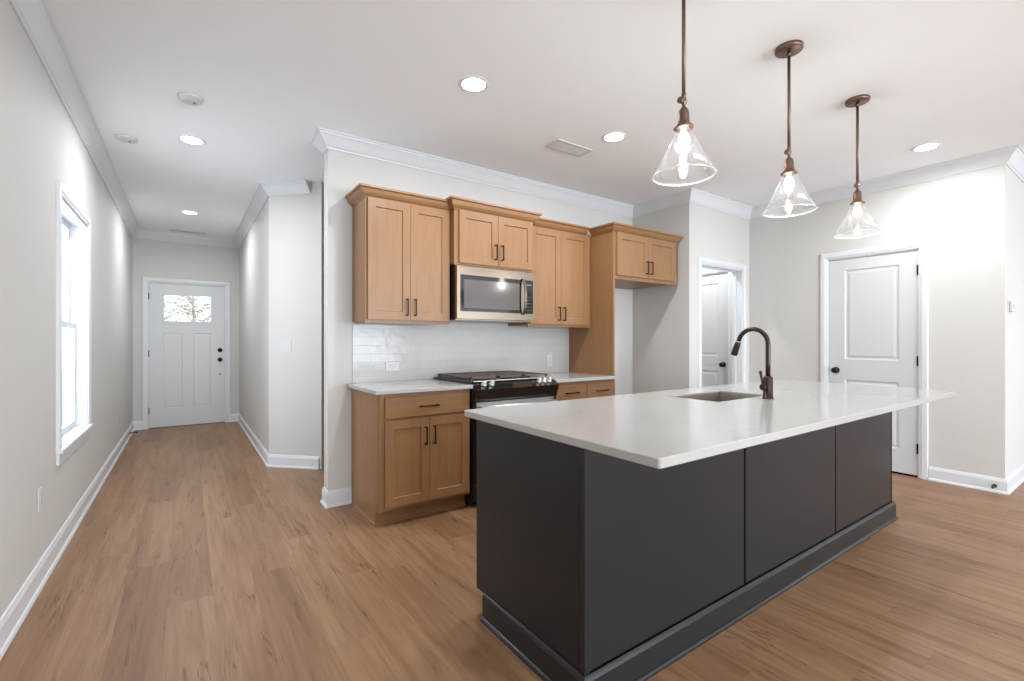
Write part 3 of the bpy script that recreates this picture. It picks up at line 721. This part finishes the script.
# ------------------------------------------------------------------ pendants
def pendant(x, y, label):
    r = thing('pendant_light', label, 'pendant light', (x, y, 1.895), group='glass pendants over the island')
    bm = bmesh.new(); lathe(bm, [(.0, CZ-.0205), (.060, CZ-.0204), (.064, CZ-.017), (.065, CZ-.010), (.065, CZ-.0005), (0, CZ-.0004)], x, y, 32); cn = link('canopy', bm, BRONZE, r)
    for s in (-1, 1):
        bm = bmesh.new(); lathe(bm, [(.005, CZ-.0235), (.005, CZ-.0201), (0, CZ-.0200)], x+s*.028*.8, y+s*.028*.6, 10); link('screw', bm, BLACK, cn)
    bm = bmesh.new(); tube(bm, [(x, y, 2.222), (x, y, CZ-.0205)], .0075, 12); lathe(bm, [(.009, CZ-.045), (.009, CZ-.0206)], x, y, 12); link('rod', bm, BRONZE, r)
    bm = bmesh.new(); lathe(bm, [(.006, 2.232), (.010, 2.228), (.010, 2.214), (.007, 2.210), (.012, 2.202), (.012, 2.190), (.008, 2.185), (.007, 2.176), (.012, 2.170), (.015, 2.166)], x, y, 20)
    sj = link('swivel_joint', bm, BRONZE, r)
    bm = bmesh.new(); tube(bm, [(x+.010, y, 2.197), (x-.014, y+.001, 2.197), (x-.016, y, 2.197), (x-.026, y, 2.197)], 0, 12, rs=[.006, .006, .013, .013]); link('thumb_screw', bm, BRONZE, sj)
    bm = bmesh.new(); lathe(bm, [(.014, 2.168), (.019, 2.160), (.0215, 2.146), (.0225, 2.122), (.024, 2.108), (.030, 2.099), (.039, 2.092), (.0395, 2.087), (.034, 2.0845), (.0, 2.0835)], x, y, 24); link('socket_cap', bm, BRONZE, r)
    bm = bmesh.new(); lathe(bm, [(.0285, 2.083), (.033, 2.076), (.038, 2.066), (.121, 1.897), (.1185, 1.8965), (.036, 2.064), (.031, 2.074), (.0265, 2.083)], x, y, 48, closed=True); sh = link('glass_shade', bm, SHADE, r)
    bm = bmesh.new(); t_ = []
    n = 48; k = 10; rings = []
    for i in range(n):
        a = 2*PI*i/n; rings.append([bm.verts.new((x+(.1205+.0032*math.cos(2*PI*j/k))*math.cos(a), y+(.1205+.0032*math.cos(2*PI*j/k))*math.sin(a), 1.8945+.0032*math.sin(2*PI*j/k))) for j in range(k)])
    for i in range(n):
        A_, B_ = rings[i], rings[(i+1) % n]
        for j in range(k):
            f = bm.faces.new((A_[j], A_[(j+1) % k], B_[(j+1) % k], B_[j])); f.smooth = True
    link('shade_rim', bm, RIMG, sh)
    bm = bmesh.new(); lathe(bm, [(.0, 2.082), (.010, 2.081), (.011, 2.070), (.019, 2.056), (.023, 2.036), (.020, 2.016), (.011, 2.004), (0, 2.001)], x, y, 20); link('bulb', bm, BULB, r)
    l = bpy.data.lights.new('bulb_glow', 'POINT'); l.energy = 2.5; l.color = (1, .98, .95); l.shadow_soft_size = .03
    o = bpy.data.objects.new('bulb_glow', l); C.objects.link(o); o.parent = r; o.location = (0, 0, 1.965-1.895)
    return r
p0 = pendant(1.66, 1.15, 'bronze and clear glass cone pendant, nearest and largest of the three in view')
for x, lb in ((2.56, 'bronze and clear glass cone pendant in the middle of the row of three'), (3.465, 'bronze and clear glass cone pendant farthest right, near the pantry door')):
    c = dup(p0); c.location.x = x; c['label'] = lb

# ------------------------------------------------------------------ ceiling fittings
def downlight(x, y, label, first=[None]):
    if first[0] is None:
        r = thing('recessed_light', label, 'recessed ceiling light', (x, y, CZ), group='recessed ceiling lights')
        bm = bmesh.new(); lathe(bm, [(.069, CZ-.0005), (.069, CZ-.004), (.080, CZ-.006), (.088, CZ-.003), (.089, CZ-.0005)], x, y, 36, closed=True); link('trim_ring', bm, TRIM, r)
        bm = bmesh.new(); lathe(bm, [(.0685, CZ-.0006), (.0685, CZ-.0045), (0, CZ-.0046)], x, y, 36); link('lens', bm, LENS, r)
        l = bpy.data.lights.new('downlight_lamp', 'AREA'); l.shape = 'DISK'; l.size = .13; l.energy = 8.5; l.color = (.92, .965, 1); l.spread = math.radians(172)
        o = bpy.data.objects.new('downlight_lamp', l); C.objects.link(o); o.parent = r; o.location = (0, 0, -.012)
        first[0] = r; return r
    c = dup(first[0]); c.location = (x, y, CZ); c['label'] = label; return c
downlight(1.395, 2.385, 'round recessed light over the base cabinet, nearest to the left pendant')
downlight(2.61, 2.40, 'round recessed light beside the ceiling vent in front of the microwave')
downlight(4.75, 1.12, 'round recessed light at the right, above the pantry door')
downlight(.033, 4.27, 'round recessed light in the hall, between the smoke alarm and the vent')
downlight(.033, 6.69, 'round recessed light nearest the front door')
downlight(4.78, 3.4, 'round recessed light in the small room beyond the doorway')
for x, y in ((1.4, -.6), (3.9, -1.4), (1.4, -3.2), (6.9, -1.4), (3.9, -4.0), (6.9, -4.0)):
    downlight(x, y, 'round recessed light in the living area ceiling behind the viewer')
def disc(name, x, y, r0, h, label, cat):
    r = thing(name, label, cat, (x, y, CZ))
    bm = bmesh.new(); lathe(bm, [(r0, CZ-.0005), (r0, CZ-.012), (r0*.92, CZ-.016), (r0*.86, CZ-.016), (r0*.8, CZ-h), (r0*.5, CZ-h-.004), (0, CZ-h-.004)], x, y, 36); link('housing', bm, PLATE, r)
    bm = bmesh.new(); lathe(bm, [(.008, CZ-h-.006), (.008, CZ-h-.0042), (0, CZ-h-.0041)], x+r0*.3, y, 12); link('test_button', bm, SLOT, r)
disc('smoke_detector', .02, 3.53, .068, .026, 'round white smoke detector on the hall ceiling, nearest the viewer', 'smoke detector')
disc('smoke_alarm', -.37, 4.51, .07, .018, 'flat round white detector on the hall ceiling near the left wall', 'detector')
def vent(x, y, lx, ly, label, n, mat=PLATE, rot=0):
    r = thing('ceiling_vent', label, 'vent', (x, y, CZ))
    bm = bmesh.new(); f = .022
    box(bm, x-lx/2, x+lx/2, y-ly/2, y-ly/2+f, CZ-.008, CZ-.0005); box(bm, x-lx/2, x+lx/2, y+ly/2-f, y+ly/2, CZ-.008, CZ-.0005)
    box(bm, x-lx/2, x-lx/2+f, y-ly/2+f, y+ly/2-f, CZ-.008, CZ-.0005); box(bm, x+lx/2-f, x+lx/2, y-ly/2+f, y+ly/2-f, CZ-.008, CZ-.0005)
    link('frame', bm, mat, r)
    link('backing', B(x-lx/2+f, x+lx/2-f, y-ly/2+f, y+ly/2-f, CZ-.0015, CZ-.0006), SLOT, r)
    for i in range(n):
        yy = y-ly/2+f+(ly-2*f)*(i+.5)/n
        bm = bmesh.new(); v = [bm.verts.new(p) for p in ((x-lx/2+f, yy+.007, CZ-.009), (x+lx/2-f, yy+.007, CZ-.009), (x+lx/2-f, yy-.006, CZ-.002), (x-lx/2+f, yy-.006, CZ-.002), (x-lx/2+f, yy+.0058, CZ-.0098), (x+lx/2-f, yy+.0058, CZ-.0098), (x+lx/2-f, yy-.0072, CZ-.0028), (x-lx/2+f, yy-.0072, CZ-.0028))]
        for q in ((0, 1, 2, 3), (4, 5, 6, 7), (0, 1, 5, 4), (3, 2, 6, 7), (0, 3, 7, 4), (1, 2, 6, 5)): bm.faces.new([v[k] for k in q])
        link('louvre', bm, mat, r)
vent(2.47, 2.74, .36, .16, 'white rectangular ceiling vent above the microwave', 5)
vent(.02, 7.87, .42, .09, 'narrow ceiling vent above the front door', 0)

# ------------------------------------------------------------------ wall fittings (local: x along wall, -y to the room)
def outlet(loc, rz, label, horiz=False):
    r = thing('wall_outlet', label, 'electrical outlet', loc, rz, group='wall outlets')
    a, b = (.058, .036) if horiz else (.036, .058)
    link('cover_plate', B(-a, a, -.006, -.0003, -b, b, .002), PLATE, r, world=False)
    for s in (-1, 1):
        cx, cz = (s*.020, 0) if horiz else (0, s*.020)
        soc = link('socket', B(cx-.0145, cx+.0145, -.0085, -.006, cz-.014, cz+.014, .002), PLATE, r, world=False)
        bm = bmesh.new()
        for k in (-1, 1):
            if horiz: box(bm, cx-.004, cx+.005, -.0089, -.0084, k*.006-.001, k*.006+.001)
            else: box(bm, k*.006-.001, k*.006+.001, -.0089, -.0084, cz-.004, cz+.005)
        link('slots', bm, SLOT, soc, world=False)
outlet((LX, 3.27, .425), PI/2, 'white wall outlet low on the left wall, before the window')
outlet((LX, 6.46, .42), PI/2, 'white wall outlet low on the left wall, beyond the window')
outlet((1.338, W-.009, 1.022), 0, 'white sideways outlet in the tile above the left worktop', True)
outlet((2.95, W-.009, 1.03), 0, 'white outlet in the tile above the right worktop')
r = thing('light_switch', 'white two-gang light switch on the angled hall wall', 'light switch', (.790, 4.940, 1.165), -PI/4)
link('cover_plate', B(-.058, .058, -.006, -.0003, -.058, .058, .002), PLATE, r, world=False)
for s in (-1, 1): link('rocker', B(s*.023-.016, s*.023+.016, -.0095, -.006, -.033, .033, .002), PLATE, r, world=False)
r = thing('thermostat', 'small white thermostat on the wall right of the pantry door', 'thermostat', (5.52, PY, 1.50))
link('wall_plate', B(5.452, 5.588, PY-.006, PY-.0003, 1.445, 1.555, .002), PLATE, r)
link('housing', B(5.465, 5.575, PY-.028, PY-.006, 1.458, 1.542, .005), PLATE, r)
link('display', B(5.495, 5.535, PY-.0285, PY-.0278, 1.485, 1.52), flat('grey_lcd', srgb(150, 152, 148), .3), r)
def stop(x, y, z, rz, label):
    r = thing('door_stop', label, 'door stop', (x, y, z), rz, group='black door stops')
    bm = bmesh.new(); tube(bm, [(0, -.0002, 0), (0, -.006, 0), (0, -.0065, 0), (0, -.062, 0)], 0, 12, rs=[.014, .014, .006, .006]); link('rod', bm, BLACK, r, world=False)
    bm = bmesh.new(); tube(bm, [(0, -.062, 0), (0, -.078, 0)], .011, 12); link('rubber_tip', bm, SLOT, r, world=False)
stop(LX+.014, 7.62, .055, PI/2, 'black door stop on the left baseboard near the front door')
stop(PX-.014, .835, .055, -PI/2, 'black door stop on the baseboard right of the pantry door')

# ------------------------------------------------------------------ outside the front door and window
tag(link('lawn', B(-20, 20, EY+T, 40, -.4, -.25), GRASS), 'pale lawn outside the front door', 'lawn', kind='structure')
def tree(x, y, hgt, mat, label, n=1500, seed=1):
    rn = random.Random(seed); r = thing('garden_tree', label, 'tree', (x, y, -.25), group='trees beyond the front door')
    bm = bmesh.new(); tube(bm, [(x, y, -.25), (x+.03, y, hgt*.4), (x, y+.05, hgt)], 0, 8, rs=[.07, .05, .015])
    tips = []
    for i in range(46):
        a = rn.uniform(0, 2*PI); z0 = rn.uniform(.8, hgt*.95); L_ = rn.uniform(.4, 1.3)
        p = [Vector((x, y, z0))]; d_ = Vector((math.cos(a), math.sin(a), rn.uniform(.1, .8))).normalized()
        for k in range(4): p.append(p[-1]+d_*L_/4+Vector((rn.uniform(-.06, .06), rn.uniform(-.06, .06), rn.uniform(-.04, .06))))
        tube(bm, p, 0, 5, rs=[.018, .014, .010, .007, .004]); tips += p[1:]
    link('trunk', bm, BARK, r, doub=False)
    bm = bmesh.new()
    for i in range(n):
        p = rn.choice(tips)+Vector((rn.gauss(0, .12), rn.gauss(0, .12), rn.gauss(0, .12))); s = rn.uniform(.03, .06)
        q = Matrix.Rotation(rn.uniform(0, 6), 3, 'Z') @ Matrix.Rotation(rn.uniform(0, 6), 3, 'X')
        v = [bm.verts.new(p+q @ Vector(c)*s) for c in ((-1, 0, 0), (0, -.5, .1), (1, 0, 0), (0, .5, .1))]; bm.faces.new(v)
    link('foliage', bm, mat, r, doub=False)
tree(-.5, 14.0, 3.4, LEAF, 'loose green tree seen through the left of the front door window', seed=3)
tree(.15, 16.0, 3.0, LEAFR, 'sparse reddish tree seen through the middle of the front door window', 1100, seed=5)
tree(.9, 17.5, 3.6, LEAF, 'thin pale tree seen through the right of the front door window', 700, seed=9)
